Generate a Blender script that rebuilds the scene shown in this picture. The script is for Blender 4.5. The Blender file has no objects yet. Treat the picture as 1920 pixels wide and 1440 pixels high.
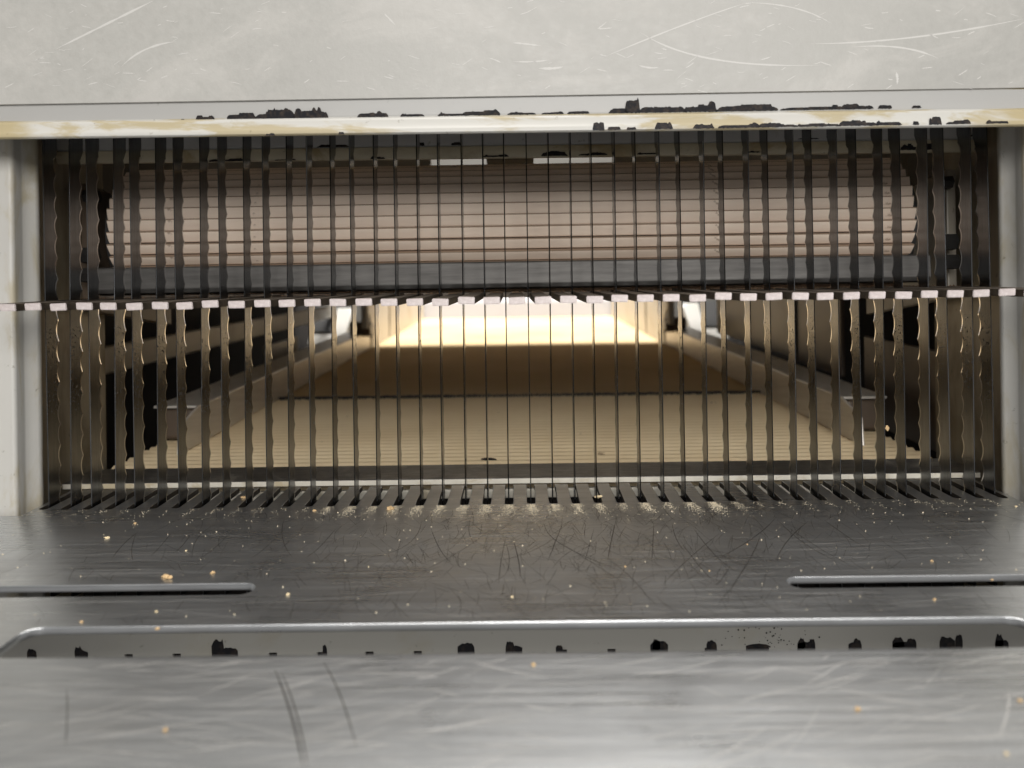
import bpy, bmesh, math, random
from mathutils import Vector, Matrix

sc = bpy.context.scene
COL = sc.collection
ZC = 1200.0                       # camera height above the floor, mm; local z = 0 is the camera height
F = 1390.0                        # focal length in photograph pixels (1920 wide)

# ------------------------------------------------------------------ camera
cam_d = bpy.data.cameras.new('camera')
cam = bpy.data.objects.new('camera', cam_d)
COL.objects.link(cam)
cam_d.sensor_width = 36.0
cam_d.lens = F / 1920.0 * 36.0
cam_d.clip_start = 0.01
cam_d.clip_end = 50.0
YAW, ROLL = math.radians(0.50), math.radians(-0.80)
CAM_M = (Matrix.Translation((0, 0, ZC * .001)) @ Matrix.Rotation(YAW, 4, 'Z')
         @ Matrix.Rotation(math.radians(90), 4, 'X') @ Matrix.Rotation(ROLL, 4, 'Z'))
cam.matrix_world = CAM_M
cam_d.dof.use_dof = True
cam_d.dof.focus_distance = 0.425
cam_d.dof.aperture_fstop = 7.2
sc.camera = cam

# ------------------------------------------------------------------ world, lamps, exposure
w = bpy.data.worlds.new('World')
sc.world = w
w.use_nodes = True
bg = w.node_tree.nodes['Background']
bg.inputs[0].default_value = (1.0, 0.975, 0.945, 1)
bg.inputs[1].default_value = 0.32


def area(name, loc, target, sx, sy, power, col):
    d = bpy.data.lights.new(name, 'AREA')
    d.shape = 'RECTANGLE'
    d.size, d.size_y = sx, sy
    d.energy = power
    d.color = col
    o = bpy.data.objects.new(name, d)
    COL.objects.link(o)
    p = Vector((loc[0], loc[1], loc[2] + ZC)) * .001
    t = Vector((target[0], target[1], target[2] + ZC)) * .001
    o.location = p
    o.rotation_euler = (t - p).to_track_quat('-Z', 'Y').to_euler()
    return o


area('ceiling_lamp', (100, 210, 1400), (0, 300, 0), 1.0, 0.45, 20, (1.0, .965, .92))
area('front_fill', (250, -1700, 560), (0, 400, 0), 1.6, 0.8, 40, (1.0, .975, .94))  # added low front fill, brightens drum, belt and comb tips
area('rear_lamp', (0, 1750, 1700), (0, 1650, 100), 0.7, 0.20, 98, (1.0, .975, .94))

vs = sc.view_settings
vs.view_transform = 'Standard'
vs.look = 'None'
vs.exposure = 0.0
vs.gamma = 1.0
vs.use_curve_mapping = False
sc.cycles.max_bounces = 10
sc.cycles.use_denoising = True
sc.cycles.sample_clamp_indirect = 6.0

# ------------------------------------------------------------------ materials
R = random.Random(7)


def mat(name, col, rough=.5, metal=0.0, spec=.5):
    m = bpy.data.materials.new(name)
    m.use_nodes = True
    nt = m.node_tree
    b = nt.nodes['Principled BSDF']
    b.inputs['Base Color'].default_value = (*col, 1)
    b.inputs['Roughness'].default_value = rough
    b.inputs['Metallic'].default_value = metal
    b.inputs['Specular IOR Level'].default_value = spec
    return m, nt, b


def coords(nt, scale=(1, 1, 1), rot=(0, 0, 0), kind='Object'):
    tc = nt.nodes.new('ShaderNodeTexCoord')
    mp = nt.nodes.new('ShaderNodeMapping')
    mp.inputs['Scale'].default_value = scale
    mp.inputs['Rotation'].default_value = rot
    nt.links.new(tc.outputs[kind], mp.inputs[0])
    return mp.outputs[0]


def noise(nt, vec, scale, detail=4, rough=.6, dist=0.0):
    n = nt.nodes.new('ShaderNodeTexNoise')
    n.inputs['Scale'].default_value = scale
    n.inputs['Detail'].default_value = detail
    n.inputs['Roughness'].default_value = rough
    n.inputs['Distortion'].default_value = dist
    nt.links.new(vec, n.inputs['Vector'])
    return n.outputs['Fac']


def ramp(nt, fac, stops):
    r = nt.nodes.new('ShaderNodeValToRGB')
    e = r.color_ramp.elements
    while len(e) < len(stops):
        e.new(.5)
    for i, (p, c) in enumerate(stops):
        e[i].position = p
        e[i].color = (*c, 1) if isinstance(c, tuple) else (c, c, c, 1)
    nt.links.new(fac, r.inputs[0])
    return r.outputs[0]


def mix(nt, fac, a, b, kind='MIX'):
    m = nt.nodes.new('ShaderNodeMix')
    m.data_type = 'RGBA'
    m.blend_type = kind
    for sock, v in ((m.inputs[0], fac), (m.inputs[6], a), (m.inputs[7], b)):
        if isinstance(v, (int, float)):
            sock.default_value = v
        elif isinstance(v, tuple):
            sock.default_value = (*v, 1)
        else:
            nt.links.new(v, sock)
    return m.outputs[2]


def math_n(nt, op, a, b=None, c=None):
    m = nt.nodes.new('ShaderNodeMath')
    m.operation = op
    for i, v in enumerate((a, b, c)):
        if v is None:
            continue
        if isinstance(v, (int, float)):
            m.inputs[i].default_value = v
        else:
            nt.links.new(v, m.inputs[i])
    return m.outputs[0]


def maprange(nt, v, a, b, c=0.0, d=1.0):
    m = nt.nodes.new('ShaderNodeMapRange')
    m.interpolation_type = 'SMOOTHSTEP'
    nt.links.new(v, m.inputs[0])
    for i, x in enumerate((a, b, c, d)):
        m.inputs[i + 1].default_value = x
    return m.outputs[0]


def xyz(nt, vec):
    s = nt.nodes.new('ShaderNodeSeparateXYZ')
    nt.links.new(vec, s.inputs[0])
    return s.outputs


def bump(nt, b, h, strength, dist=.001):
    bn = nt.nodes.new('ShaderNodeBump')
    bn.inputs['Strength'].default_value = strength
    bn.inputs['Distance'].default_value = dist
    nt.links.new(h, bn.inputs['Height'])
    nt.links.new(bn.outputs[0], b.inputs['Normal'])


M = {}

# brushed, scratched table steel
m, nt, b = mat('table_steel', (.4, .39, .38), .34, .95)
v = coords(nt)
brushed = noise(nt, coords(nt, (18, 1500, 200)), 1, 5, .7)
brush2 = noise(nt, coords(nt, (9, 420, 60)), 1, 5, .65)
blot = noise(nt, v, 14, 5, .6, .4)
c1 = ramp(nt, brushed, [(.3, (.46, .475, .49)), (.7, (.66, .677, .695))])
c2 = mix(nt, maprange(nt, blot, .45, .72, 0, .55), c1, (.34, .34, .335))
nt.links.new(c2, b.inputs['Base Color'])
rr = mix(nt, .5, ramp(nt, brush2, [(.3, .16), (.7, .36)]), ramp(nt, blot, [(.3, .24), (.7, .50)]))
nt.links.new(rr, b.inputs['Roughness'])
bump(nt, b, mix(nt, .4, brushed, brush2), .18, .0004)
M['table'] = m

# dusty plate behind the blades
m, nt, b = mat('plate_steel', (.3, .29, .27), .38, .85)
v = coords(nt)
n1 = noise(nt, coords(nt, (60, 900, 200), (0, 0, .5)), 1, 5, .7)
n2 = noise(nt, v, 26, 6, .7, .6)
c = mix(nt, maprange(nt, n2, .56, .74, 0, .75), ramp(nt, n1, [(.3, (.13, .125, .12)), (.75, (.34, .33, .31))]), (.62, .58, .50))
nt.links.new(c, b.inputs['Base Color'])
nt.links.new(ramp(nt, n2, [(.35, .28), (.7, .62)]), b.inputs['Roughness'])
bump(nt, b, n1, .2, .0004)
M['plate'] = m

# blade steel, grime gathered along the blade
m, nt, b = mat('blade_steel', (.46, .44, .41), .26, 1.0)
oi = nt.nodes.new('ShaderNodeObjectInfo')
tc = nt.nodes.new('ShaderNodeTexCoord')
add = nt.nodes.new('ShaderNodeVectorMath')
add.operation = 'ADD'
nt.links.new(tc.outputs['Object'], add.inputs[0])
nt.links.new(oi.outputs['Random'], add.inputs[1])
mp = nt.nodes.new('ShaderNodeMapping')
mp.inputs['Scale'].default_value = (600, 900, 40)
nt.links.new(add.outputs[0], mp.inputs[0])
grain = noise(nt, mp.outputs[0], 1, 4, .6)
smear = noise(nt, add.outputs[0], 60, 4, .6)
fleck = noise(nt, add.outputs[0], 620, 3, .7)
zz = xyz(nt, tc.outputs['Object'])[2]
band = math_n(nt, 'MULTIPLY', maprange(nt, zz, -.02, .012), maprange(nt, zz, .040, .028))
gate = maprange(nt, noise(nt, add.outputs[0], 7, 1, .5), .38, .52)
fl = math_n(nt, 'MULTIPLY', math_n(nt, 'MULTIPLY', maprange(nt, fleck, .585, .61), band), gate)
c = ramp(nt, grain, [(.3, (.185, .190, .198)), (.7, (.275, .282, .293))])
c = mix(nt, maprange(nt, smear, .5, .75, 0, .2), c, (.10, .085, .07))
c = mix(nt, maprange(nt, oi.outputs['Random'], 0, 1, 0, .5), c, (.06, .06, .06))
c = mix(nt, fl, c, (.02, .016, .012))
nt.links.new(c, b.inputs['Base Color'])
ro = mix(nt, fl, ramp(nt, smear, [(.3, .19), (.75, .28)]), (.8, .8, .8))
nt.links.new(ro, b.inputs['Roughness'])
nt.links.new(math_n(nt, 'SUBTRACT', 1.0, fl), b.inputs['Metallic'])
bump(nt, b, grain, .05, .0002)
M['blade'] = m
m, nt, b = mat('ground_edge', (.50, .49, .48), .2, 1.0)
M['edge'] = m

# painted hood
m, nt, b = mat('hood_paint', (.53, .52, .50), .42, .0, .4)
v = coords(nt)
n1 = noise(nt, v, 220, 5, .65)
n2 = noise(nt, v, 6, 3, .5)
n3 = noise(nt, coords(nt, (14, 14, 22)), 1, 6, .7, 1.0)
c = mix(nt, .6, ramp(nt, n1, [(.3, (.355, .348, .323)), (.7, (.46, .452, .424))]), ramp(nt, n2, [(.3, (.355, .35, .33)), (.7, (.46, .453, .426))]))
c = mix(nt, maprange(nt, n3, .45, .70, 0, .5), c, (.52, .505, .475))
nt.links.new(c, b.inputs['Base Color'])
nt.links.new(ramp(nt, n1, [(.3, .34), (.7, .5)]), b.inputs['Roughness'])
bump(nt, b, n1, .25, .0006)
M['hood'] = m


def paint(name, col, stain, lo, hi, amt, scale=18, stretch=(1, 1, 1), edge=None, rough=.4):
    """old off-white machine paint with grease stains that have their own outline"""
    m, nt, b = mat(name, col, rough, 0, .45)
    v = coords(nt)
    n1 = noise(nt, coords(nt, stretch), scale, 6, .62, .5)
    n2 = noise(nt, v, 160, 4, .6)
    f = maprange(nt, n1, lo, hi, 0, amt)
    if edge:
        ax = math_n(nt, 'ABSOLUTE', xyz(nt, v)[0])
        e = maprange(nt, math_n(nt, 'ADD', ax, math_n(nt, 'MULTIPLY', n1, .09)), edge[0], edge[1], 0, .9)
        f = math_n(nt, 'MAXIMUM', f, e)
    c = mix(nt, f, col, stain)
    c = mix(nt, maprange(nt, n2, .66, .74, 0, .5), c, tuple(x * .35 for x in stain))
    nt.links.new(c, b.inputs['Base Color'])
    nt.links.new(mix(nt, f, (rough, rough, rough), (.55, .55, .55)), b.inputs['Roughness'])
    bump(nt, b, n1, .12, .0008)
    return m


M['beam'] = paint('beam_paint', (.52, .51, .475), (.38, .31, .165), .46, .58, .8, 16, (1, 6, 3.5), (.290, .312))
M['beam_face'] = paint('beam_face_paint', (.42, .415, .40), (.40, .38, .33), .62, .8, .4, 10)
M['post'] = paint('post_paint', (.47, .46, .43), (.37, .32, .21), .48, .66, .75, 26, (2.0, 2.0, .6))
M['rear_beam'] = paint('rear_beam_paint', (.58, .52, .38), (.33, .24, .11), .46, .66, .8, 22, (1, 3, 2))
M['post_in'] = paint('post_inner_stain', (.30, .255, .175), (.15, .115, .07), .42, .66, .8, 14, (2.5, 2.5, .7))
M['rear_beam_top'] = paint('rear_beam_top_paint', (.52, .52, .52), (.35, .32, .25), .6, .75, .5, 22)
M['lower'] = paint('lower_paint', (.48, .47, .43), (.42, .38, .28), .58, .75, .5, 20)
M['white'] = paint('white_paint', (.72, .70, .65), (.55, .48, .35), .6, .8, .4, 8)
M['stop'] = paint('stop_paint', (.50, .52, .58), (.4, .4, .42), .6, .8, .3, 8)
M['guard'] = paint('guard_paint', (.50, .46, .38), (.40, .33, .22), .5, .7, .6, 8)
M['beige'] = paint('beige_paint', (.34, .305, .25), (.22, .18, .125), .5, .75, .5, 10)
M['brown'] = paint('brown_paint', (.12, .088, .062), (.055, .038, .026), .5, .75, .5, 12)
M['cream'] = paint('cream_paint', (.74, .70, .60), (.46, .36, .19), .5, .66, .7, 40)

m, nt, b = mat('bare_primer', (.008, .008, .011), .6, 0, .25)
nt.links.new(ramp(nt, noise(nt, coords(nt), 330, 4, .7), [(.45, (.007, .007, .010)), (.75, (.055, .04, .03))]), b.inputs['Base Color'])
M['chip'] = m
M['grime'] = mat('slot_grime', (.05, .042, .034), .6, .3)[0]
M['black'] = mat('black_rubber', (.012, .011, .010), .6)[0]
M['dark_void'] = mat('dark_matte', (.016, .012, .010), .8)[0]  # near-black for the floor and for sheets that keep hollows dark

m, nt, b = mat('rib_rubber', (.58, .49, .42), .55, 0, .35)
v = coords(nt)
n1 = noise(nt, coords(nt, (6, 40, 40)), 3, 5, .6)
n2 = noise(nt, v, 90, 4, .65)
c = ramp(nt, n1, [(.3, (.74, .60, .49)), (.7, (.85, .72, .60))])
c = mix(nt, maprange(nt, n2, .66, .72, 0, .6), c, (.2, .12, .07))
nt.links.new(c, b.inputs['Base Color'])
M['rib'] = m

m, nt, b = mat('belt_ribbed', (.60, .49, .34), .85, 0, .06)
v = coords(nt)
n1 = noise(nt, v, 9, 5, .6)
n2 = noise(nt, v, 75, 3, .6)
c = ramp(nt, n1, [(.3, (.74, .58, .36)), (.7, (.84, .69, .46))])
c = mix(nt, maprange(nt, n2, .70, .76, 0, .6), c, (.12, .07, .04))
nt.links.new(c, b.inputs['Base Color'])
M['belt'] = m
M['rib_edge_tone'] = mat('rib_edge_brown', (.28, .20, .14), .8)[0]  # darker brown along the upper edge of each rib
m, nt, b = mat('belt_smooth', (.58, .43, .24), .85, 0, .05)
v = coords(nt)
n1 = noise(nt, v, 5, 5, .6)
nt.links.new(ramp(nt, n1, [(.3, (.50, .365, .20)), (.7, (.60, .46, .28))]), b.inputs['Base Color'])
M['belt2'] = m

m, nt, b = mat('rail_aluminium', (.52, .49, .45), .36, .35)
n1 = noise(nt, coords(nt, (20, 3, 60)), 4, 5, .6)
nt.links.new(ramp(nt, n1, [(.3, (.58, .54, .48)), (.7, (.72, .68, .62))]), b.inputs['Base Color'])
M['rail'] = m

m, nt, b = mat('dark_bar_steel', (.10, .10, .105), .5, .6)
n1 = noise(nt, coords(nt, (8, 60, 90)), 3, 5, .65)
nt.links.new(ramp(nt, n1, [(.3, (.055, .052, .049)), (.75, (.115, .11, .104))]), b.inputs['Base Color'])
M['bar'] = m

m, nt, b = mat('tine_body', (.20, .17, .14), .6, .5)
v = coords(nt, kind='Object')
n1 = noise(nt, v, 160, 4, .7)
nt.links.new(ramp(nt, n1, [(.35, (.035, .026, .019)), (.7, (.13, .105, .08))]), b.inputs['Base Color'])
M['tine'] = m
m, nt, b = mat('tine_tip', (.80, .73, .72), .5, .25)
v = coords(nt, kind='Object')
n1 = noise(nt, v, 500, 4, .7)
nt.links.new(ramp(nt, n1, [(.3, (.54, .47, .455)), (.7, (.74, .67, .655))]), b.inputs['Base Color'])
M['tip'] = m

M['scratch_dark'] = mat('dark_scratch', (.06, .055, .05), .5, .7)[0]
M['scratch_light'] = mat('bright_scratch', (.72, .71, .69), .45, .8)[0]
M['hood_scratch'] = mat('hood_scratch', (.565, .555, .53), .5)[0]
M['crumb'] = mat('golden_crumb', (.60, .42, .22), .8)[0]
M['crumb2'] = mat('pale_crumb', (.78, .64, .40), .7)[0]
M['flour'] = mat('flour_dust', (.70, .61, .45), .8)[0]
M['brown_dust'] = mat('brown_crumb_dust', (.13, .08, .045), .9)[0]
M['wall'] = mat('rear_wall_paint', (.085, .08, .07), .7)[0]


# ------------------------------------------------------------------ mesh helpers (all lengths in mm)
def V(x, y, z):
    return Vector((x, y, z + ZC)) * .001


class MB:
    def __init__(self):
        self.v, self.f, self.mi = [], [], []

    def poly(self, pts, mi=0):
        i = len(self.v)
        self.v += [tuple(p) for p in pts]
        self.f.append(tuple(range(i, i + len(pts))))
        self.mi.append(mi)

    def box(self, x0, x1, y0, y1, z0, z1, mi=0):
        i = len(self.v)
        self.v += [(x, y, z) for z in (z0, z1) for y in (y0, y1) for x in (x0, x1)]
        for q in ((0, 2, 3, 1), (4, 5, 7, 6), (0, 1, 5, 4), (2, 6, 7, 3), (0, 4, 6, 2), (1, 3, 7, 5)):
            self.f.append(tuple(i + k for k in q))
            self.mi.append(mi)

    def prism(self, prof, x0, x1, mi=None, axis='x', cap=True):
        """closed profile of (a, b) pairs swept along an axis: x -> (y, z), z -> (x, y), y -> (x, z)"""
        n = len(prof)
        i = len(self.v)
        for t in (x0, x1):
            for a, c in prof:
                self.v.append({'x': (t, a, c), 'z': (a, c, t), 'y': (a, t, c)}[axis])
        for k in range(n):
            j = (k + 1) % n
            self.f.append((i + k, i + j, i + n + j, i + n + k))
            self.mi.append(mi[k] if mi else 0)
        if cap:
            self.f.append(tuple(i + k for k in range(n)))
            self.f.append(tuple(i + n + k for k in reversed(range(n))))
            self.mi += [0, 0]

    def cyl(self, c, r, h, axis='x', n=20, mi=0, r2=None):
        prof = [(c[0] + r * math.cos(2 * math.pi * k / n), c[1] + r * math.sin(2 * math.pi * k / n)) for k in range(n)]
        self.prism(prof, h[0], h[1], axis=axis)

    def mesh(self, name, mats, smooth=None, raw=False):
        me = bpy.data.meshes.new(name)
        vv = [(x * .001, y * .001, (z if raw else z + ZC) * .001) for x, y, z in self.v]
        me.from_pydata(vv, [], self.f)
        for mm in mats:
            me.materials.append(M[mm] if isinstance(mm, str) else mm)
        me.polygons.foreach_set('material_index', self.mi)
        bm = bmesh.new()
        bm.from_mesh(me)
        bmesh.ops.recalc_face_normals(bm, faces=bm.faces)
        bm.to_mesh(me)
        bm.free()
        if smooth is not None:
            me.polygons.foreach_set('use_smooth', [True] * len(me.polygons))
            me.set_sharp_from_angle(angle=math.radians(smooth))
        me.update()
        return me

    def build(self, name, mats, parent=None, smooth=None, bevel=0, seg=2):
        me = self.mesh(name, mats, smooth)
        if bevel:
            bm = bmesh.new()
            bm.from_mesh(me)
            bmesh.ops.remove_doubles(bm, verts=bm.verts, dist=1e-6)
            es = [e for e in bm.edges if len(e.link_faces) == 2 and e.calc_face_angle(0) > .5]
            bmesh.ops.bevel(bm, geom=es, offset=bevel * .001, segments=seg, affect='EDGES', profile=.5)
            bm.to_mesh(me)
            bm.free()
        return link(name, me, parent)


def link(name, me, parent=None):
    o = bpy.data.objects.new(name, me)
    COL.objects.link(o)
    if parent is not None:
        put(o, parent)
    return o


def put(o, parent):
    o.parent = parent
    mw = WORLD.get(parent.name, Matrix())
    o.matrix_parent_inverse = mw.inverted()


WORLD = {}


def thing(name, base, label, cat):
    o = bpy.data.objects.new(name, None)
    COL.objects.link(o)
    o.empty_display_size = .05
    o.location = V(*base)
    WORLD[o.name] = Matrix.Translation(o.location)
    o['label'] = label
    o['category'] = cat
    return o


def roll_obj(o, deg, about):
    """turn an object slightly about the depth axis through a point (built a touch out of true)"""
    p = V(*about)
    o.matrix_basis = Matrix.Translation(p) @ Matrix.Rotation(math.radians(deg), 4, 'Y') @ Matrix.Translation(-p) @ o.matrix_basis
    WORLD[o.name] = o.matrix_basis.copy()


SL = 220.0 / F                     # slope of table, comb and belt (they fall towards the operator)
ALPHA = math.atan(SL)
T0 = -134.5                        # table plane: z = T0 + SL*y


FOLD, FK = 257.0, .10              # the front plate falls a little more steeply than the rest


def tz(y):
    return T0 + SL * y - (FK * (FOLD - y) if y < FOLD else 0.0)


def table_hit(px, py):
    """where the line of sight of a photograph pixel meets the table top (to read crumb and scratch places off the photograph)"""
    d = CAM_M.to_3x3() @ Vector(((px - 960) / F, -(py - 720) / F, -1))
    t = T0 / (d.z - SL * d.y)
    if d.y * t < FOLD:
        t = (T0 - FK * FOLD) / (d.z - (SL + FK) * d.y)
    return d.x * t, d.y * t


def plane_y(px, py, y):
    d = CAM_M.to_3x3() @ Vector(((px - 960) / F, -(py - 720) / F, -1))
    return d.x * y / d.y, d.z * y / d.y


def curve_plate(name, outlines, half, bev, mats):
    """flat plate with holes: filled 2-D outlines given thickness and a small rounded edge; returns a mesh in metres"""
    cu = bpy.data.curves.new(name, 'CURVE')
    cu.dimensions = '2D'
    cu.fill_mode = 'BOTH'
    cu.extrude = half * .001
    cu.bevel_depth = bev * .001
    cu.bevel_resolution = 1
    cu.offset = -bev * .001
    for pts in outlines:
        s = cu.splines.new('POLY')
        s.points.add(len(pts) - 1)
        for p, (x, y) in zip(s.points, pts):
            p.co = (x * .001, y * .001, 0, 1)
        s.use_cyclic_u = True
    tmp = bpy.data.objects.new(name + '_tmp', cu)
    COL.objects.link(tmp)
    dg = bpy.context.evaluated_depsgraph_get()
    me = bpy.data.meshes.new_from_object(tmp.evaluated_get(dg))
    bpy.data.objects.remove(tmp)
    bpy.data.curves.remove(cu)
    me.name = name
    me.materials.clear()
    for mm in mats:
        me.materials.append(M[mm])
    me.polygons.foreach_set('material_index', [0] * len(me.polygons))
    return me


def round_rect(x0, x1, y0, y1, r, n=6):
    pts = []
    for cx, cy, a in ((x1 - r, y1 - r, 0), (x0 + r, y1 - r, 90), (x0 + r, y0 + r, 180), (x1 - r, y0 + r, 270)):
        for k in range(n + 1):
            t = math.radians(a + 90 * k / n)
            pts.append((cx + r * math.cos(t), cy + r * math.sin(t)))
    return pts


# ------------------------------------------------------------------ setting: the wall behind the machine
mb = MB()
mb.box(-1800, 1800, 2900, 2950, -1200, 1500)
wall = mb.build('rear_wall', ['wall'])
wall['kind'] = 'structure'
mb = MB()
mb.box(-1800, 1800, -600, 2900, -1250, -1200)
fl_ = mb.build('floor', ['dark_void'])
fl_['kind'] = 'structure'

# ------------------------------------------------------------------ the slicer
slicer = thing('bread_slicer', (0, 430, -1200), 'old off-white bread slicer with a row of upright scalloped blades over a steel table', 'bread slicer')

# hood cover
mb = MB()
mb.prism([(388.9, 151.0), (372, 340), (378, 340), (390.6, 151.3)], -430, 430)
hood = mb.build('hood_cover', ['hood'], slicer, bevel=.22)
hood['label'] = 'scuffed pale grey hood cover sheet'
roll_obj(hood, .05, (0, 385, 150))

# unseen sheet above the hood, added to stop lamp light leaking in
mb = MB()
mb.prism([(372, 338), (372, 342), (500, 432), (506, 432), (506, 426), (380, 338)], -430, 430)
mb.build('hood_light_block', ['hood'], slicer)

# cross beam: grey upper face, then a protruding greasy lip
prof = [(402, 172), (391.5, 172), (390.2, 151.6), (392.2, 143.4), (392.1, 142.4), (391.4, 141.6), (390.2, 141.0), (389.5, 140.2),
        (389.3, 139.2), (388.7, 136.2), (388.0, 134.8), (387.5, 133.6), (387.6, 132.4), (388.3, 131.8), (389.3, 131.7), (397, 135.6), (402, 138.4)]
mi = [0, 0, 1, 1] + [0] * (len(prof) - 4)
mb = MB()
mb.prism(prof, -430, 430, mi)
beam = mb.build('cross_beam', ['beam', 'beam_face'], slicer, smooth=40)
roll_obj(beam, .25, (0, 390, 140))


def ragged(name, runs, p_lo, p_hi, parent, mirror=False, off=.12, seed=1, mm='chip'):
    """bare-metal patches: each run (px0, px1, height px) becomes a ragged sliver lying on the face between two profile points"""
    rr = random.Random(seed)
    (y0, z0), (y1, z1) = p_lo, p_hi
    L = math.hypot(y1 - y0, z1 - z0)
    dy, dz = (y1 - y0) / L, (z1 - z0) / L
    ny, nz = -abs(dz), (dy if dz > 0 else -dy)
    for a, c, h in runs:
        k = y0 / F
        xa, xb, hh = (a - 972) * k, (c - 972) * k, h * k
        n = max(5, int((xb - xa) / .55))
        mb = MB()
        lo, hi = [], []
        cur = rr.uniform(.4, .9)
        for i in range(n + 1):
            t = i / n
            if rr.random() < .22:
                cur = min(1.0, max(.45, cur + rr.uniform(-.35, .35)))
            env = min(1, 9 * t, 9 * (1 - t))
            env = .12 + .88 * env ** .6
            hgt = hh * env * cur * rr.uniform(.95, 1.04)
            bot = rr.uniform(-.06, .04) * hh - (.2 if rr.random() < .06 else 0)
            x = xa + (xb - xa) * t
            lo.append((x, y0 + dy * bot + ny * off, z0 + dz * bot + nz * off))
            hi.append((x + rr.uniform(-.15, .15), y0 + dy * hgt + ny * off, z0 + dz * hgt + nz * off))
        for i in range(n):
            mb.poly((lo[i], lo[i + 1], hi[i + 1], hi[i]))
        mb.build(name, [mm], parent)


up = [(372, 408, 11), (430, 487, 13), (484, 560, 19), (556, 622, 20), (676, 735, 15), (757, 803, 9), (828, 880, 8), (872, 945, 15),
      (958, 1012, 7), (1022, 1064, 6), (1070, 1112, 8), (1148, 1184, 8), (1178, 1206, 27), (1204, 1292, 10), (1288, 1350, 18), (1346, 1464, 11),
      (1468, 1642, 9), (1650, 1676, 10), (1713, 1730, 9), (343, 352, 4), (290, 297, 3)]
ragged('paint_chip', up, (391.9, 142.3), (390.0, 151.0), beam, seed=3, off=.25)
low = [(503, 521, 5), (1118, 1140, 15), (1145, 1170, 7), (1181, 1199, 9), (1234, 1268, 14), (1305, 1345, 11), (1352, 1430, 11), (1426, 1500, 9),
       (1496, 1580, 9), (1576, 1650, 11), (1646, 1694, 13), (1714, 1726, 8), (1744, 1768, 16), (1776, 1822, 9), (1850, 1892, 9), (640, 652, 5)]
ragged('paint_chip', low, (387.5, 131.9), (387.8, 135.5), beam, seed=5, off=.2)

# side posts
for s in (-1, 1):
    prof = [(-430, 414), (-285.2, 414), (-283.6, 414.5), (-282.8, 416), (-284.6, 423.5), (-284.2, 425), (-280.0, 429.0), (-279.2, 430.5), (-279.4, 432.5),
            (-286, 440), (-291, 448), (-291, 520), (-430, 520)]
    prof = [(x * -s, y) for x, y in prof]
    mb = MB()
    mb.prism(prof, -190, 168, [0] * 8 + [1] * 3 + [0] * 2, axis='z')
    mb.build('side_post', ['post', 'post_in'], slicer, smooth=50)

# rear cross member behind the blades
prof = [(490, 175), (468, 175), (467.5, 151.6), (468.4, 150.6), (466.6, 149.8), (466.2, 148.4), (466.4, 144.6), (467.2, 142.8), (469, 142.6), (486, 150), (490, 153)]
mb = MB()
mb.prism(prof, -290.5, 290.5, [1, 1, 1] + [0] * 8)
rbeam = mb.build('rear_cross_member', ['rear_beam', 'rear_beam_top'], slicer, smooth=40)
roll_obj(rbeam, .2, (0, 468, 145))
ragged('paint_chip', [(700, 728, 6), (1020, 1070, 9), (1090, 1145, 6), (1200, 1240, 6), (395, 470, 7), (1690, 1765, 12), (910, 960, 6), (1395, 1430, 5), (520, 560, 4)],
       (466.3, 142.9), (466.2, 148.4), rbeam, seed=11, off=.4)
ragged('paint_chip', [(600, 660, 5), (790, 802, 9), (852, 870, 7), (1500, 1540, 4), (1820, 1850, 6)], (467.6, 151.2), (467.5, 158), rbeam, seed=12, off=.3)

# ------------------------------------------------------------------ blades
BY = 426.0


def blade_mesh(seed):
    rr = random.Random(seed)
    ph = rr.uniform(0, 12.3)
    mb = MB()
    z0, z1, step = -120.0, 172.0, 1.0
    n = int((z1 - z0) / step)
    th = .28
    rows = []
    for i in range(n + 1):
        z = z0 + i * step
        u = ((z + ph) / 12.3) % 1.0
        d = 2.2 * 4 * u * (1 - u)
        full = 12.9
        e = full - d
        if z > 137:
            t = min(1, (z - 137) / 6)
            e = e * (1 - t) + (full + .8) * t
        if z < -88:
            e = full
        e += rr.uniform(-.03, .03)
        bw = 1.25 if z < 138 else .3
        mb.v += [(-th, .35, z), (th, .35, z), (0, 0.0, z), (-th, e - bw, z), (th, e - bw, z), (-.05, e, z), (.05, e, z)]
    for i in range(n):
        a, c = i * 7, (i + 1) * 7
        for (p, q, k) in ((0, 3, 0), (3, 5, 1), (5, 6, 1), (6, 4, 1), (4, 1, 0), (1, 2, 2), (2, 0, 2)):
            mb.f.append((a + p, a + q, c + q, c + p))
            mb.mi.append(1 if k == 1 else 0)
    return mb.mesh('blade', ['blade', 'edge'], smooth=5, raw=True)


bm_var = [blade_mesh(s) for s in range(8)]
BX = [(i - 21.5) * 12.7 for i in range(44)]
for i, x in enumerate(BX):
    o = link('blade', bm_var[R.randrange(8)])
    back = i % 2
    o.location = V(x + R.uniform(-.35, .35), BY + (2.6 if back else 0) + R.uniform(-.3, .3), 0)
    o.rotation_euler = (math.radians(-.75 if back else .25), math.radians(R.uniform(-.09, .09)), math.radians(R.uniform(-.35, .35)) + math.radians(-.35))
    put(o, slicer)

# ------------------------------------------------------------------ guide comb between the blades
mb = MB()
CSL = .146
CZ = 41.4 - CSL * 367


def cz(y):
    return CZ + CSL * y


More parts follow.
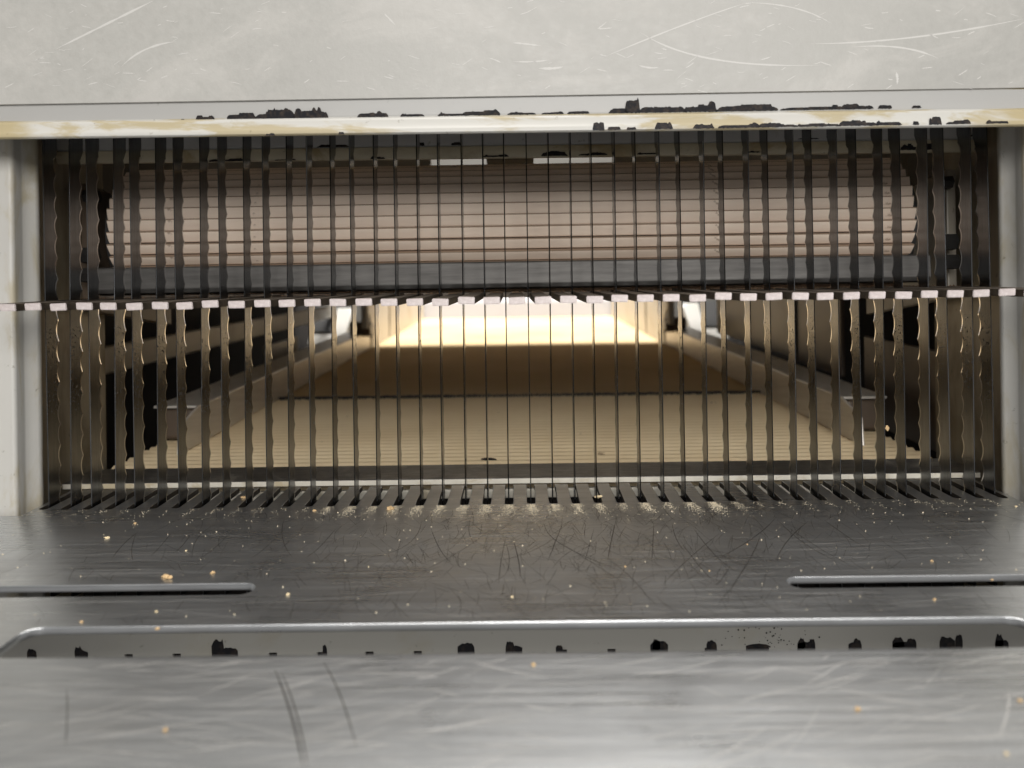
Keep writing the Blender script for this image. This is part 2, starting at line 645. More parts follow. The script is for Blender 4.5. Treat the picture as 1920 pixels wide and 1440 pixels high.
mb.prism([(474, cz(474) - 1.6), (474, cz(474) + 1.6), (494, cz(494) + 1.6), (494, cz(494) - 1.6)], -272, 272)
comb = mb.build('guide_comb', ['tine'], slicer)
roll_obj(comb, .36, (0, 400, 44))
mb = MB()
mb.box(-4.1, 4.1, 0, 107, -1.8, 1.8)
tm = mb.mesh('tine', ['tine', 'tip'], raw=True)
bmx = bmesh.new()
bmx.from_mesh(tm)
bmesh.ops.bevel(bmx, geom=list(bmx.edges), offset=.0003, segments=2, affect='EDGES')
for f in bmx.faces:
    if f.normal.y < -.35:
        f.material_index = 1
bmx.to_mesh(tm)
bmx.free()
for i in range(-21, 22):
    o = link('tine', tm)
    o.location = V(i * 12.7 + R.uniform(-.25, .25), 367 + R.uniform(-.6, .6), cz(367) + R.uniform(-.45, .45))
    o.rotation_euler = (math.atan(CSL) + math.radians(R.uniform(-.2, .2)), math.radians(R.uniform(-2.2, 2.2)), math.radians(R.uniform(-.25, .25)))
    put(o, comb)

# ------------------------------------------------------------------ ribbed feed drum, its end caps, the dark bar below it
RC, RY, RZ, RX0, RX1 = 51.0, 531.0, 104.5, -267.0, 258.0
mb = MB()
mb.cyl((RY, RZ), RC - 9.0, (RX0 + 1, RX1 - 1), n=64)
drum = mb.build('feed_drum', ['brown'], slicer, smooth=30)
drum['label'] = 'beige ribbed rubber drum behind the blades'
roll_obj(drum, -.05, (0, RY, RZ))
NR = 40
dth = 2 * math.pi / NR
mb = MB()
# rib profile seen from its end: proud at the upper corner, falling back towards the lower one
pr = []
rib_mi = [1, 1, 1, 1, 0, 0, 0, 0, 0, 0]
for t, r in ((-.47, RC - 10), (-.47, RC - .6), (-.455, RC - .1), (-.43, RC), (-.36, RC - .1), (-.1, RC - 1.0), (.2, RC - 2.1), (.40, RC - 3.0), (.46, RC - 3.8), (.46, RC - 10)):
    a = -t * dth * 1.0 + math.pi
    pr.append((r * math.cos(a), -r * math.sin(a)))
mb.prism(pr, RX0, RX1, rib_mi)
rib_me = mb.mesh('rib', ['rib', 'rib_edge_tone'], smooth=25, raw=True)
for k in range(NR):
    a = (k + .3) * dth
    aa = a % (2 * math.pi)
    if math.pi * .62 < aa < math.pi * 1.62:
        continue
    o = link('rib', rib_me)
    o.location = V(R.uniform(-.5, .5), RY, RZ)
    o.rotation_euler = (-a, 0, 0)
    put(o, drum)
for s in (-1, 1):
    x = RX0 if s < 0 else RX1
    mb = MB()
    mb.cyl((RY, RZ), RC - 6, (x, x + s * 4), n=40)
    mb.cyl((RY, RZ), 14, (x + s * 4, x + s * 16), n=24)
    mb.build('end_cap', ['black'], drum, smooth=30)
mb = MB()
mb.prism([(472, 61.5), (470.5, 64), (471.5, 77.6), (473, 78.4), (480, 78.4), (480, 61.5)], -270, 262)
bar = mb.build('pressure_bar', ['bar'], slicer, bevel=.5)
roll_obj(bar, -.05, (0, 470, 70))
# bearing plates and fasteners at the drum's ends
for s in (-1, 1):
    mb = MB()
    x = 281 * s
    mb.box(min(x, x + 6 * s), max(x, x + 6 * s), 486, 600, 52, 136)
    mb.build('bearing_plate', ['beige' if s > 0 else 'brown'], slicer, bevel=.8)
    for (y, z, r) in ((478, 87, 5.5), (476, 74, 5.0), (481, 126, 4.2)):
        mb = MB()
        mb.cyl((y, z), r, (min(x - 9 * s, x), max(x - 9 * s, x)), n=6)
        mb.build('bolt', ['black'], slicer)
# centre bracket seen in the gap above the drum
mb = MB()
mb.box(-22, 14, 560, 580, 170, 196)
mb.cyl((-30, 182), 6, (565, 575), axis='y', n=14)
mb.cyl((27, 182), 6, (565, 575), axis='y', n=14)
mb.build('drum_bracket', ['black'], slicer, bevel=.6)

for xa, xb in ((-340, -80), (92, 368)):
    mb = MB()
    mb.box(xa, xb, 700, 704, 176, 250)
    mb.build('hanger_plate', ['beige'], slicer, bevel=1)

# ------------------------------------------------------------------ table
tines = []
rr = random.Random(21)
out = [(-430, 203.5), (430, 203.5), (430, 410.5), (278.3, 410.5), (278.3, 457.5)]
for x in reversed(BX):
    hw = 2.35
    j = lambda a: rr.uniform(-a, a)
    y0 = 420.3 + j(.5)
    out += [(x + hw + j(.1), 457.8 + j(.3)), (x + hw + .35 + j(.2), 452 + j(2)), (x + hw + j(.3), 438 + j(4)), (x + hw - j(.3), 427 + j(2)), (x + hw * .95, y0 + 1.0),
            (x + hw * .55 + j(.3), y0 + j(.3)), (x - hw * .5 + j(.3), y0 + j(.3)), (x - hw * .95, y0 + 1.1), (x - hw + j(.25), 428 + j(3)),
            (x - hw + j(.3), 441 + j(4)), (x - hw - .2 + j(.15), 453 + j(2)), (x - hw + j(.1), 457.8 + j(.3))]
out += [(-278.3, 457.5), (-278.3, 410.5), (-430, 410.5)]
ca = math.cos(ALPHA)
sl = lambda pts: [(x, y / ca) for x, y in pts]
holes = [round_rect(-330, -113, 307.0, 318.0, 5.4), round_rect(112, 330, 307.0, 318.0, 5.4), round_rect(-188, 188, 258.5, 280.5, 7, 8)]
TH = 1.6
me = curve_plate('discharge_table', [sl(out)] + [sl(h) for h in holes], TH - .35, .35, ['table', 'grime'])
bm = bmesh.new()
bm.from_mesh(me)
sf = FOLD / ca * .001
bmesh.ops.bisect_plane(bm, geom=bm.verts[:] + bm.edges[:] + bm.faces[:], dist=1e-7, plane_co=(0, sf, 0), plane_no=(0, 1, 0))
for f in bm.faces:
    if abs(f.normal.z) < .6 and f.calc_center_median().y > .4145 / ca:
        f.material_index = 1
for vv in bm.verts:
    if vv.co.y < sf - 1e-7:
        vv.co.z -= FK * (sf - vv.co.y)
bm.to_mesh(me)
bm.free()
table = link('discharge_table', me, slicer)
table.matrix_basis = Matrix.Translation(V(0, 0, T0)) @ Matrix.Rotation(ALPHA, 4, 'X') @ Matrix.Translation((0, 0, -TH * .001))
WORLD[table.name] = table.matrix_basis.copy()
table['label'] = 'scratched brushed steel table plate with slotted rear edge'

# lower blade frame seen through the long slot
out = [(-300, -200), (300, -200), (300, -121), (-300, -121)]
holes = []
NX = [-257 + 25.3 * k for k in range(22)]
for x in NX:
    holes.append([(x - 2.3, -147), (x + 2.3, -147), (x + 2.1, -138.9), (x - 2.1, -138.9)])
me = curve_plate('lower_frame', [out] + holes, .9, .1, ['lower'])
lower = link('lower_frame', me, slicer)
lower.matrix_basis = Matrix.Translation(V(0, 388, 0)) @ Matrix.Rotation(math.radians(90), 4, 'X')
WORLD[lower.name] = lower.matrix_basis.copy()
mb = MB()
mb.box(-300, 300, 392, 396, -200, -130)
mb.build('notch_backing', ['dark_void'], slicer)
rr = random.Random(5)
# (notch, offset, width, height) in mm of the bare patches around the notches, read off the photograph
for k, dx, wv, h in ((0, -.5, 5, 4), (1, -1, 4, 5.5), (1, 1.5, 5, 2.5), (4, -3.5, 6.5, 10), (4, 2.5, 9, 3.2), (6, 2, 2.5, 4.5), (9, 0, 9, 5), (10, -2.5, 4.5, 5.5), (10, 1, 6, 2.6),
                     (11, -2, 3.5, 2.6), (13, -.5, 9, 4.6), (13, -2, 4, 6), (14, 1.5, 5.5, 5), (15, 0, 12, 2.2), (16, -2.5, 4, 5.6), (16, 0, 9.5, 3.4), (16, 3, 3.4, 5.4), (17, 1, 4, 5),
                     (17, 0, 7, 2.8), (18, -3, 6, 5.4), (18, 4, 5, 4.8), (18, 0, 12, 2.2), (19, -3, 8, 6), (19, 3, 4, 7), (20, 0, 7, 3), (20, -1.4, 4, 7), (21, 0, 6, 4)):
    cx = NX[k] + dx
    n = 7
    top = [(cx + wv * (i / n - .5) + rr.uniform(-.2, .2), -138.6 + .8 * h * min(1, .45 + 3 * min(i / n, 1 - i / n)) * rr.uniform(.72, 1.05)) for i in range(n + 1)]
    base = [(cx + wv * .5, -141), (cx - wv * .5, -141)]
    mb = MB()
    mb.poly([(x, 386.9 - .01 * (k % 3) - .03 * (dx > 0), z) for x, z in top + base])
    mb.build('paint_chip', ['chip'], lower)
mb = MB()
for k in range(60):
    x, z = rr.gauss(130, 11), -130 + rr.uniform(-9, 5)
    r = rr.uniform(.2, .5)
    mb.poly([(x + r * math.cos(t), 386.7, z + r * math.sin(t)) for t in (0, 1.1, 2.2, 3.3, 4.4, 5.4)])
o = mb.build('paint_pitting', ['chip'], lower)
o['kind'] = 'stuff'
# cream cross bar under the slot mouths
mb = MB()
mb.box(-285, 285, 471, 478, -72.5, -66.6)
mb.build('lower_cross_bar', ['cream'], slicer, bevel=1)
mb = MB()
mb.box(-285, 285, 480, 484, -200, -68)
mb.build('stray_light_plate', ['dark_void'], slicer)  # unseen dark plate, added to block stray light below the slots

# transfer plate between table and belt
P0 = -132.4
mb = MB()
mb.prism([(464, P0 + SL * 464 - 3.6), (464, P0 + SL * 464), (498, P0 + SL * 498), (498, P0 + SL * 498 - 2.4), (470, P0 + SL * 470 - 3.6)], -288, 287, [1, 0, 0, 0, 0])
tp = mb.build('transfer_plate', ['plate', 'cream'], slicer, bevel=.3)

# ------------------------------------------------------------------ infeed conveyor
conv = thing('infeed_conveyor', (0, 1200, -1200), 'tan ribbed infeed conveyor with pale side rails behind the blades', 'conveyor')
B0 = -134.6


def bz(y):
    return B0 + SL * y


mb = MB()
XS = [-280, -120, 0, 120, 280]
ys = []
y = 499.0
while y < 764:
    ys.append((y, 1.6 * (0.5 + .5 * math.cos(2 * math.pi * (y - 499) / 10.5)) ** 1.3))
    y += 10.5 / 10
prof = [(492, bz(492) - 30), (490, bz(490) - 12), (492, bz(492) - 4), (495, bz(495) - 1)] + [(y, bz(y) + h) for y, h in ys]
for i in range(len(prof) - 1):
    for k in range(4):
        mb.poly([(XS[k], *prof[i]), (XS[k + 1], *prof[i]), (XS[k + 1], *prof[i + 1]), (XS[k], *prof[i + 1])])
me = mb.mesh('conveyor_belt', ['belt'])
bm = bmesh.new()
bm.from_mesh(me)
bmesh.ops.remove_doubles(bm, verts=bm.verts, dist=1e-6)
bmesh.ops.recalc_face_normals(bm, faces=bm.faces)
bm.to_mesh(me)
bm.free()
me.polygons.foreach_set('use_smooth', [True] * len(me.polygons))
belt = link('conveyor_belt', me, conv)
belt['label'] = 'ribbed beige front length of the belt'
mb = MB()
mb.prism([(772, bz(772) - 3), (772, bz(772) + .6), (1960, bz(1960) + .6), (1960, bz(1960) - 3)], -280, 280)
mb.build('belt_section', ['belt2'], conv)
# lacing: dark hooks along the joint
mb = MB()
rr = random.Random(31)
mb.prism([(765, bz(765) - 2), (765, bz(765) + .9), (772.5, bz(772) + .9), (772.5, bz(772) - 2)], -279, 279)
x = -276.0
while x < 276:
    a, c = 759 + rr.uniform(-2.5, 2), 779 + rr.uniform(-2, 4.5)
    mb.box(x, x + 1.1 + rr.uniform(0, .5), a, c, bz(769) - .5, bz(769) + 2.2 + rr.uniform(0, .8))
    x += 2.9 + rr.uniform(-.3, .3)
lace = mb.build('belt_lacing', ['black'], belt)
lace['kind'] = 'stuff'
# side rails, mirrored
for s in (-1, 1):
    y0, y1 = 536, 1238
    mb = MB()
    X = 247 * s
    a = [(y0, bz(y0) + 1.2), (y1, bz(y1) + 1.2), (y1, bz(y1) + 31), (y0 + 34, bz(y0 + 34) + 31), (y0 + 3, bz(y0) + 22)]
    mb.prism(a, min(X, X + 2.2 * s), max(X, X + 2.2 * s))
    r = mb.build('side_rail', ['rail'], conv, bevel=1.0, seg=3)
    mb = MB()
    a = [(y0 + 36, bz(y0 + 36) + 28.8), (y0 + 36, bz(y0 + 36) + 30.9), (y1, bz(y1) + 30.9), (y1, bz(y1) + 28.8)]
    mb.prism(a, min(X + 2.2 * s, X + 36 * s), max(X + 2.2 * s, X + 36 * s))
    mb.build('rail_flange', ['rail'], r, bevel=.4)
    # brown block under the flange
    mb = MB()
    mb.box(min(X + 6 * s, X + 34 * s), max(X + 6 * s, X + 34 * s), y0 + 38, y0 + 80, bz(y0 + 40) + 4, bz(y0 + 38) + 28.0)
    mb.build('rail_block', ['brown'], conv, bevel=3, seg=3)
    # white guards at the far end, lit from above
    for (ya, yb, h) in ((1246, 1420, 120), (1432, 1955, 120)):
        mb = MB()
        n = 8
        a = [(ya, bz(ya) + 1.2)] + [(ya + 10 * math.sin(k / n * math.pi), bz(ya) + 4 + 44 * k / n) for k in range(n + 1)] + [(ya - 20, bz(ya) + 60), (ya - 24, bz(ya) + h), (yb, bz(yb) + h), (yb, bz(yb) + 1.2)]
        if ya > 1400:
            a = [(ya, bz(ya) + 1.2), (ya + 8, bz(ya) + 40), (ya - 3, bz(ya) + h), (yb, bz(yb) + h), (yb, bz(yb) + 1.2)]
        mb.prism(a, min(X, X + 3 * s), max(X, X + 3 * s))
        mb.build('end_guard', ['guard'], conv)
    # white bracket with a dark square opening beyond the rail, its face leaning back
    yb = 1290
    xo, xi = (583 - 972) * yb / F, (650 - 972) * yb / F
    zb = 74
    mb = MB()
    pr = [(xo - 6, 0), (xo + 14, -3), (xi - 14, 10), (xi - 5, 20), (xi, 60), (xi - 2, 68), (xo - 6, 68)]
    pr = [(px * -s, z) for px, z in pr]
    n = len(pr)
    i0 = len(mb.v)
    mb.v += [(x, yb + z * .8, zb + z) for x, z in pr] + [(x, yb + 30 + z * .8, zb + z) for x, z in pr]
    for k in range(n):
        j = (k + 1) % n
        mb.f.append((k, j, n + j, n + k))
        mb.mi.append(0)
    mb.f += [tuple(range(n)), tuple(range(2 * n - 1, n - 1, -1))]
    mb.mi += [0, 0]
    br = mb.build('rail_bracket', ['white'], conv, bevel=2.0, seg=2)
    mb = MB()
    q = sorted(((xo - 7) * -s, (xo + 34) * -s))
    a, c = 23, 72
    mb.v += [(x, yb + z * .8 + d, zb + z) for d in (-2.5, 1) for z in (a, c) for x in q]
    for f in ((0, 1, 3, 2), (4, 6, 7, 5), (0, 4, 5, 1), (2, 3, 7, 6), (0, 2, 6, 4), (1, 5, 7, 3)):
        mb.f.append(f)
        mb.mi.append(0)
    mb.build('opening', ['black'], br)
    # stud and dark clip further along the rail
    mb = MB()
    cx = (685 - 972) * 1150 / F * -s
    mb.cyl((cx, 1150), 5.5, (bz(1150) + 42, bz(1150) + 90), axis='z', n=16)
    mb.build('stud', ['white'], conv, smooth=40)
    mb = MB()
    q = sorted(((655 - 972) * 1165 / F * -s, (695 - 972) * 1165 / F * -s))
    mb.box(q[0], q[1], 1165, 1200, bz(1165) + 30, bz(1165) + 52)
    mb.build('clip', ['brown'], conv, bevel=4, seg=3)
# far stop plate across the belt
mb = MB()
mb.prism([(1962, bz(1962) - 5), (1962, bz(1962) + 40), (1966, bz(1962) + 60), (1970, bz(1962) + 60), (1970, bz(1962) - 5)], -260, 260)
mb.build('end_stop', ['stop'], conv, bevel=1)
# guide bar on one side, plates on the other
mb = MB()
mb.prism([(540, bz(540) + 53), (540, bz(540) + 76), (1330, bz(1330) + 70), (1330, bz(1330) + 48)], -337, -330)
mb.build('guide_bar', ['beige'], conv, bevel=2, seg=3)
for (xa, ya, yb, zlo, mm) in ((300, 815, 1120, 30, 'beige'), (304, 700, 808, 26, 'brown'), (304, 520, 655, -6, 'brown'), (-304, 880, 1010, 20, 'beige')):
    mb = MB()
    hi = 75 if xa > 0 else 24
    mb.prism([(ya, bz(ya) + zlo), (ya, bz(ya) + zlo + hi), (yb, bz(yb) + zlo + hi), (yb, bz(yb) + zlo)], min(xa, xa + 4), max(xa, xa + 4))
    mb.build('side_plate', [mm], conv, bevel=1.5)
# top cover over the belt; near-black side sheets added to keep the interior dark
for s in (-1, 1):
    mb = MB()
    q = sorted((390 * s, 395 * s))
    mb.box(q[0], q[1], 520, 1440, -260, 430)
    mb.build('side_blackout', ['dark_void'], conv)
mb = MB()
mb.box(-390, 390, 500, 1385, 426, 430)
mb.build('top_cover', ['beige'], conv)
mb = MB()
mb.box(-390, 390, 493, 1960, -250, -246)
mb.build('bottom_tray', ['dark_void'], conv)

# ------------------------------------------------------------------ scratches on the table and hood
rr = random.Random(77)


def ribbon(mb, pts, wd, lift, mi=0):
    """thin scratch ribbon on the table; pts are (x, y) on the table plane, mm"""
    n = len(pts)
    L, Rr = [], []
    for i, (x, y) in enumerate(pts):
        a, c = pts[max(0, i - 1)], pts[min(n - 1, i + 1)]
        tx, ty = c[0] - a[0], c[1] - a[1]
        l = math.hypot(tx, ty) or 1
        e = min(1, (i + .3) / n * 5, (n - i - .7) / n * 5)
        k = wd * .5 * max(.15, e)
        L.append((x - ty / l * k, y + tx / l * k, tz(y + tx / l * k) + lift))
        Rr.append((x + ty / l * k, y - tx / l * k, tz(y - tx / l * k) + lift))
    for i in range(n - 1):
        mb.poly((L[i], L[i + 1], Rr[i + 1], Rr[i]), mi)


def in_hole(x, y):
    return (256 < y < 283) or (304 < y < 321 and abs(x) > 108) or y > 418 or y < 205


def arc(x, y, ang, ln, bend, n=10):
    pts = []
    for i in range(n + 1):
        pts.append((x, y))
        x += math.cos(ang) * ln / n
        y += math.sin(ang) * ln / n
        ang += bend / n
    return pts


def add_scratch(mb, pts, wd, lift):
    run = []
    for p in pts:
        if in_hole(*p):
            if len(run) > 2:
                ribbon(mb, run, wd, lift)
            run = []
        else:
            run.append(p)
    if len(run) > 2:
        ribbon(mb, run, wd, lift)


mb = MB()
# long dark scratches read off the photograph (pixel polylines on the table)
longs = [[(258, 998), (232, 1020), (210, 1047)], [(255, 1000), (247, 1030), (250, 1050)], [(322, 998), (300, 1025), (282, 1043)], [(361, 997), (340, 1025), (323, 1037)],
         [(400, 985), (370, 1010), (360, 1045)], [(434, 996), (405, 1025), (375, 1047)], [(535, 990), (500, 1025), (470, 1047)], [(532, 975), (530, 1010), (548, 1045)],
         [(630, 990), (600, 1025), (572, 1046)], [(790, 975), (765, 1020), (688, 1046)], [(920, 992), (860, 1035), (780, 1076)], [(808, 990), (825, 1030), (847, 1055)],
         [(882, 975), (880, 1000), (893, 1024)], [(760, 1035), (770, 1050), (776, 1062)], [(1056, 978), (1040, 1020), (1027, 1052)], [(1114, 990), (1103, 1030), (1097, 1052)],
         [(1155, 975), (1145, 1020), (1140, 1050)], [(1023, 988), (1060, 1025), (1185, 1078)], [(1055, 1020), (1110, 1055), (1173, 1095)], [(1120, 1035), (1180, 1080), (1225, 1136)],
         [(1226, 980), (1224, 1020), (1222, 1054)], [(1260, 980), (1268, 1010), (1285, 1035)], [(1280, 1020), (1310, 1060), (1342, 1093)], [(1300, 990), (1340, 1040), (1385, 1075)],
         [(1455, 970), (1410, 1010), (1330, 1055)], [(1425, 1005), (1405, 1050), (1358, 1120)], [(1455, 972), (1510, 1020), (1570, 1050)], [(1480, 990), (1540, 1030), (1610, 1068)],
         [(1545, 975), (1580, 1000), (1610, 1020)], [(1515, 978), (1480, 1010), (1455, 1050)], [(1350, 1000), (1300, 1040), (1240, 1098)], [(1040, 1010), (980, 1040), (930, 1050)],
         [(950, 1000), (940, 1050), (935, 1095)], [(960, 1005), (972, 1050), (975, 1085)], [(945, 1010), (955, 1050), (945, 1080)], [(1370, 1060), (1350, 1090), (1340, 1095)]]
for pl in longs:
    p = [table_hit(*q) for q in pl]
    pts = []
    for i in range(13):
        t = i / 12
        a, c, d = (1 - t) ** 2, 2 * t * (1 - t), t * t
        mid = (2 * p[1][0] - .5 * (p[0][0] + p[2][0]), 2 * p[1][1] - .5 * (p[0][1] + p[2][1]))
        pts.append((a * p[0][0] + c * mid[0] + d * p[2][0], a * p[0][1] + c * mid[1] + d * p[2][1]))
    add_scratch(mb, pts, rr.uniform(.26, .44), .012 + .01 * rr.random())
for k in range(1200):
    x = rr.gauss(30, 105)
    y = rr.uniform(335, 416) if k % 3 else rr.uniform(285, 345)
    add_scratch(mb, arc(x, y, math.radians(rr.choice((-1, 1)) * rr.uniform(35, 110)), rr.uniform(5, 26), rr.uniform(-.5, .5)), rr.uniform(.08, .22), .008 + .01 * rr.random())
for pl, wd in (([(515, 1255), (552, 1340), (568, 1440)], .55), ([(528, 1262), (560, 1330), (577, 1440)], .4), ([(605, 1240), (640, 1290), (668, 1400)], .35), ([(125, 1290), (128, 1350), (122, 1400)], .22)):
    p = [table_hit(*q) for q in pl]
    pts = [((1 - t) ** 2 * p[0][0] + 2 * t * (1 - t) * p[1][0] + t * t * p[2][0], (1 - t) ** 2 * p[0][1] + 2 * t * (1 - t) * p[1][1] + t * t * p[2][1]) for t in [i / 10 for i in range(11)]]
    add_scratch(mb, pts, wd, .02)
o = mb.build('dark_scratches', ['scratch_dark'], table)
o['kind'] = 'stuff'
mb = MB()
for k in range(900):
    x, y = rr.uniform(-280, 280), rr.uniform(200, 416)
    add_scratch(mb, arc(x, y, math.radians(rr.gauss(0, 5)), rr.uniform(8, 70), rr.uniform(-.08, .08), 8), rr.uniform(.05, .16), .006 + .004 * rr.random())
for k in range(240):
    x, y = rr.uniform(-175, 175), rr.uniform(203, 255)
    add_scratch(mb, arc(x, y, math.radians(rr.gauss(8, 14)), rr.uniform(6, 34), rr.uniform(-.3, .3), 8), rr.uniform(.08, .3), .006 + .004 * rr.random())
o = mb.build('bright_scratches', ['scratch_light'], table)
o['kind'] = 'stuff'
# hood scuffs
mb = MB()


def hood_y(z):
    return 388.9 - (z - 151.0) * 16.9 / 189.0


def hood_ribbon(pl, wd):
    p = []
    for q in pl:
        y = 376
        for _ in range(4):
            x, z = plane_y(q[0], q[1], y)
            y = hood_y(z)
        p.append((x, z))
    n = 14
    pts = [((1 - t) ** 2 * p[0][0] + 2 * t * (1 - t) * p[1][0] + t * t * p[2][0], (1 - t) ** 2 * p[0][1] + 2 * t * (1 - t) * p[1][1] + t * t * p[2][1]) for t in [i / n for i in range(n + 1)]]
    L, Q = [], []
    for i, (x, z) in enumerate(pts):
        a, c = pts[max(0, i - 1)], pts[min(n, i + 1)]
        tx, t_z = c[0] - a[0], c[1] - a[1]
        l = math.hypot(tx, t_z) or 1
        k = wd * .8 * max(.1, min(1, i / 3, (n - i) / 3)) * rr.uniform(.5, 1)
        for arr, sg in ((L, 1), (Q, -1)):
            zz_ = z + sg * tx / l * k
            arr.append((x - sg * t_z / l * k, hood_y(zz_) - .03, zz_))
    for i in range(n):
        mb.poly((L[i], L[i + 1], Q[i + 1], Q[i]))


for pl, wd in (([(105, 92), (190, 50), (290, 0)], .8), ([(228, 125), (265, 85), (330, 78)], .7), ([(1130, 108), (1290, 40), (1400, 5)], .5), ([(1395, 5), (1500, 5), (1560, 45)], .5),
               ([(1200, 60), (1300, 130), (1540, 122)], .6), ([(1520, 82), (1700, 82), (1920, 35)], .7), ([(1600, 88), (1700, 80), (1760, 110)], .6), ([(1010, 128), (1040, 130), (1056, 125)], 1.0),
               ([(962, 115), (1000, 118), (1030, 112)], .5), ([(960, 80), (985, 82), (1015, 86)], .6), ([(1196, 122), (1220, 130), (1235, 126)], .6), ([(1680, 135), (1684, 145), (1682, 158)], .9),
               ([(720, 25), (730, 35), (742, 48)], .6), ([(915, 108), (930, 112), (940, 118)], .5), ([(1120, 54), (1135, 54), (1148, 52)], .5)):
    hood_ribbon(pl, wd)
for k in range(190):
    x, y = rr.uniform(0, 1920), rr.uniform(0, 168)
    a = rr.uniform(-.8, .5)
    l = rr.uniform(4, 26)
    hood_ribbon([(x, y), (x + l * .5, y + a * l * .5 + rr.uniform(-2, 2)), (x + l, y + a * l)], rr.uniform(.12, .4))
o = mb.build('hood_scuffs', ['hood_scratch'], hood)
o['kind'] = 'stuff'

# ------------------------------------------------------------------ flour, crumbs
rr = random.Random(99)


def speck(mb, x, y, z, r, mi=0):
    a = rr.uniform(0, 6.28)
    p = [(x + r * math.cos(a + t) * rr.uniform(.6, 1.1), y + r * math.sin(a + t) * rr.uniform(.6, 1.1), z) for t in (0, 2.1, 4.2)]
    q = (x + rr.uniform(-.3, .3) * r, y + rr.uniform(-.3, .3) * r, z + r * rr.uniform(.6, 1.2))
    mb.poly(p, mi)
    for i in range(3):
        mb.poly((p[i], p[(i + 1) % 3], q), mi)


mb = MB()
for i, x in enumerate(BX):
    amt = 1.0 if abs(x - 5) < 125 else .07
    amt *= rr.uniform(.2, 1.6)
    dirx = x / 420.0
    for k in range(int(400 * amt)):
        t = abs(rr.gauss(0, 9))
        y = 419 - t
        speck(mb, x + rr.gauss(0, 1.4 + t * .07) + dirx * t * -.35 * -1, y, tz(y) + .01, rr.uniform(.10, .34))
    for k in range(int(30 * amt)):
        y = rr.uniform(421, 456)
        xx = x + rr.choice((-1, 1)) * rr.uniform(2.8, 6)
        speck(mb, xx, y, tz(y) + .01, rr.uniform(.05, .17))
for k in range(520):
    x, y = rr.uniform(-300, 300), rr.uniform(285, 416)
    if in_hole(x, y):
        continue
    speck(mb, x, y, tz(y) + .01, rr.choice((.1, .12, .16, .2, .26, .38)))
for k in range(110):
    x, y = rr.uniform(-290, 290), rr.uniform(285, 416)
    if not in_hole(x, y):
        speck(mb, x, y, tz(y) + .01, rr.uniform(.35, .6))
o = mb.build('flour_dust', ['flour'])
o['label'] = 'pale flour dust sprinkled over the steel table'
o['category'] = 'flour'
o['kind'] = 'stuff'
mb = MB()
for k in range(1500):
    x = rr.uniform(-268, 268)
    y = rr.uniform(440, 478)
    i = round(x / 12.7)
    x = i * 12.7 + rr.uniform(-3.8, 3.8)
    speck(mb, x, y, cz(y) + 1.7 + rr.uniform(0, .5), rr.uniform(.2, .8))
for k in range(260):
    x, y = rr.uniform(-285, 285), rr.uniform(466, 497)
    speck(mb, x, y, P0 + SL * y, rr.uniform(.08, .25))
o = mb.build('crumb_dust', ['brown_dust'])
o['label'] = 'brown crumb dust lying on top of the guide comb'
o['category'] = 'crumbs'
o['kind'] = 'stuff'


def crumb_mesh(seed, elong=1.0):
    r2 = random.Random(seed)
    bm = bmesh.new()
    bmesh.ops.create_icosphere(bm, subdivisions=2, radius=1)
    for vv in bm.verts:
        k = r2.uniform(.55, 1.25)
        vv.co = Vector((vv.co.x * k * elong, vv.co.y * k, vv.co.z * k * .7))
    me = bpy.data.meshes.new('bread_crumb')
    bm.to_mesh(me)
    bm.free()
    return me


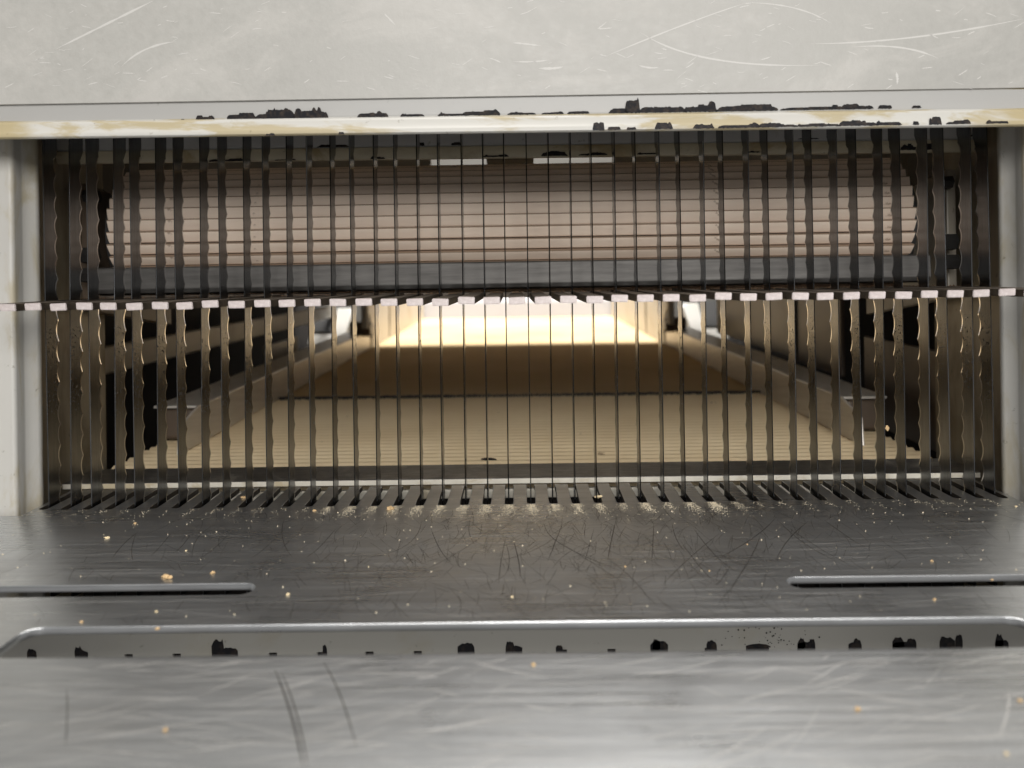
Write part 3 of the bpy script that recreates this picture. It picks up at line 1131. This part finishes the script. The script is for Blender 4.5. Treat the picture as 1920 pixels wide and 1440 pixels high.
crumbs = [
    (312, 1084, 1.9, 2.2, 0, 'long golden crumb on the edge of the short slot at the operator\'s left'),
    (399, 1075, 1.2, 1.3, 0, 'golden crumb just behind the left short slot, near its inner end'),
    (540, 1116, 1.15, 1.0, 1, 'yellow crumb between the end of the left slot and the long slot'),
    (253, 982, .9, 1.2, 0, 'small orange crumb on the left table, nearest the blades'),
    (201, 1009, 1.0, 1.9, 1, 'pale oval crumb left of the dark scratches on the left table'),
    (349, 1033, .6, 1.0, 1, 'small cream crumb among the slanted scratches on the left table'),
    (293, 1147, .6, 1.3, 1, 'thin upright pale crumb between the two slots on the left'),
    (153, 1167, .8, 1.3, 0, 'flat tan crumb at the left end of the long slot edge'),
    (295, 1180, .8, 1.5, 0, 'tan crumb caught on the bright rim of the long slot'),
    (1000, 1248, 1.0, 1.0, 0, 'round tan crumb just in front of the middle of the long slot'),
    (1608, 1331, 1.1, 1.0, 0, 'round golden crumb on the front plate at the right'),
    (310, 1370, 1.0, 1.0, 0, 'blurred orange crumb on the front plate at the left'),
    (1913, 1315, .9, 1.0, 0, 'golden crumb on the front plate at the right edge of the picture'),
    (1887, 1414, .8, 1.0, 1, 'pale crumb near the front right corner of the table'),
    (1172, 1063, .75, 1.0, 0, 'small tan crumb amid the crossing scratches right of centre'),
    (1747, 1053, .9, 1.0, 0, 'golden crumb just behind the right short slot'),
    (1752, 1125, .8, 1.3, 0, 'oval tan crumb between the right short slot and the long slot'),
    (1860, 1088, .7, 1.4, 0, 'flat tan crumb on the front lip of the right short slot'),
    (1330, 1071, .5, 1.0, 0, 'tiny orange crumb left of the tip of the right short slot'),
    (1401, 1021, .55, 1.0, 0, 'tiny orange crumb among the long scratches right of centre'),
    (1905, 950, .8, 1.5, 1, 'whitish crumb on the table beside the right post'),
    (733, 955, 2.3, 1.4, 0, 'heap of golden crumb at a slot mouth left of centre'),
    (590, 958, 1.1, 1.5, 0, 'golden crumb at a slot mouth above the left scratches'),
    (458, 934, 1.6, 1.8, 0, 'golden crumb lying on a table finger at the left'),
    (1122, 933, 1.9, 1.5, 1, 'cream crumb lying on a table finger right of centre'),
    (960, 1120, .7, 1.2, 1, 'pale crumb in the middle of the table behind the long slot'),
    (691, 1063, .5, 1.0, 1, 'tiny yellow crumb on the bare steel left of centre'),
]
cm = [crumb_mesh(s, e) for s, e in ((1, 1.0), (2, 1.0), (3, 1.4), (4, 1.9))]
for k, (px, py, r, el, pale, lab) in enumerate(crumbs):
    x, y = table_hit(px, py)
    r *= .74
    me = crumb_mesh(100 + k, el)
    me.materials.append(M['crumb2' if pale else 'crumb'])
    o = bpy.data.objects.new('bread_crumb', me)
    COL.objects.link(o)
    zc_ = tz(y) + r * .42
    o.location = V(x, y, zc_)
    o.scale = (r * .001,) * 3
    o.rotation_euler = (ALPHA, 0, rr.uniform(-.5, .5))
    o['label'] = lab
    o['category'] = 'crumb'
    o['group'] = 'bread crumbs on the steel table'
x, z = plane_y(1648, 803, 426)
me = crumb_mesh(400, 1.0)
me.materials.append(M['crumb'])
o = bpy.data.objects.new('bread_crumb', me)
COL.objects.link(o)
o.location = V(BX[-6] + .7, 425.6, z)
o.scale = (.0011, .001, .0022)
o['label'] = 'golden crumb stuck to the front edge of a blade at the right'
o['category'] = 'crumb'
# dark burnt flake at the front of the belt
x, z = plane_y(920, 866, 520)
me = crumb_mesh(300, 2.4)
me.materials.append(M['chip'])
o = bpy.data.objects.new('burnt_crust_flake', me)
COL.objects.link(o)
o.location = V(x, 512, bz(512) + 1.7)
o.scale = (.0024, .002, .0017)
o['label'] = 'dark burnt crust flake lying at the front of the belt'
o['category'] = 'crumb'
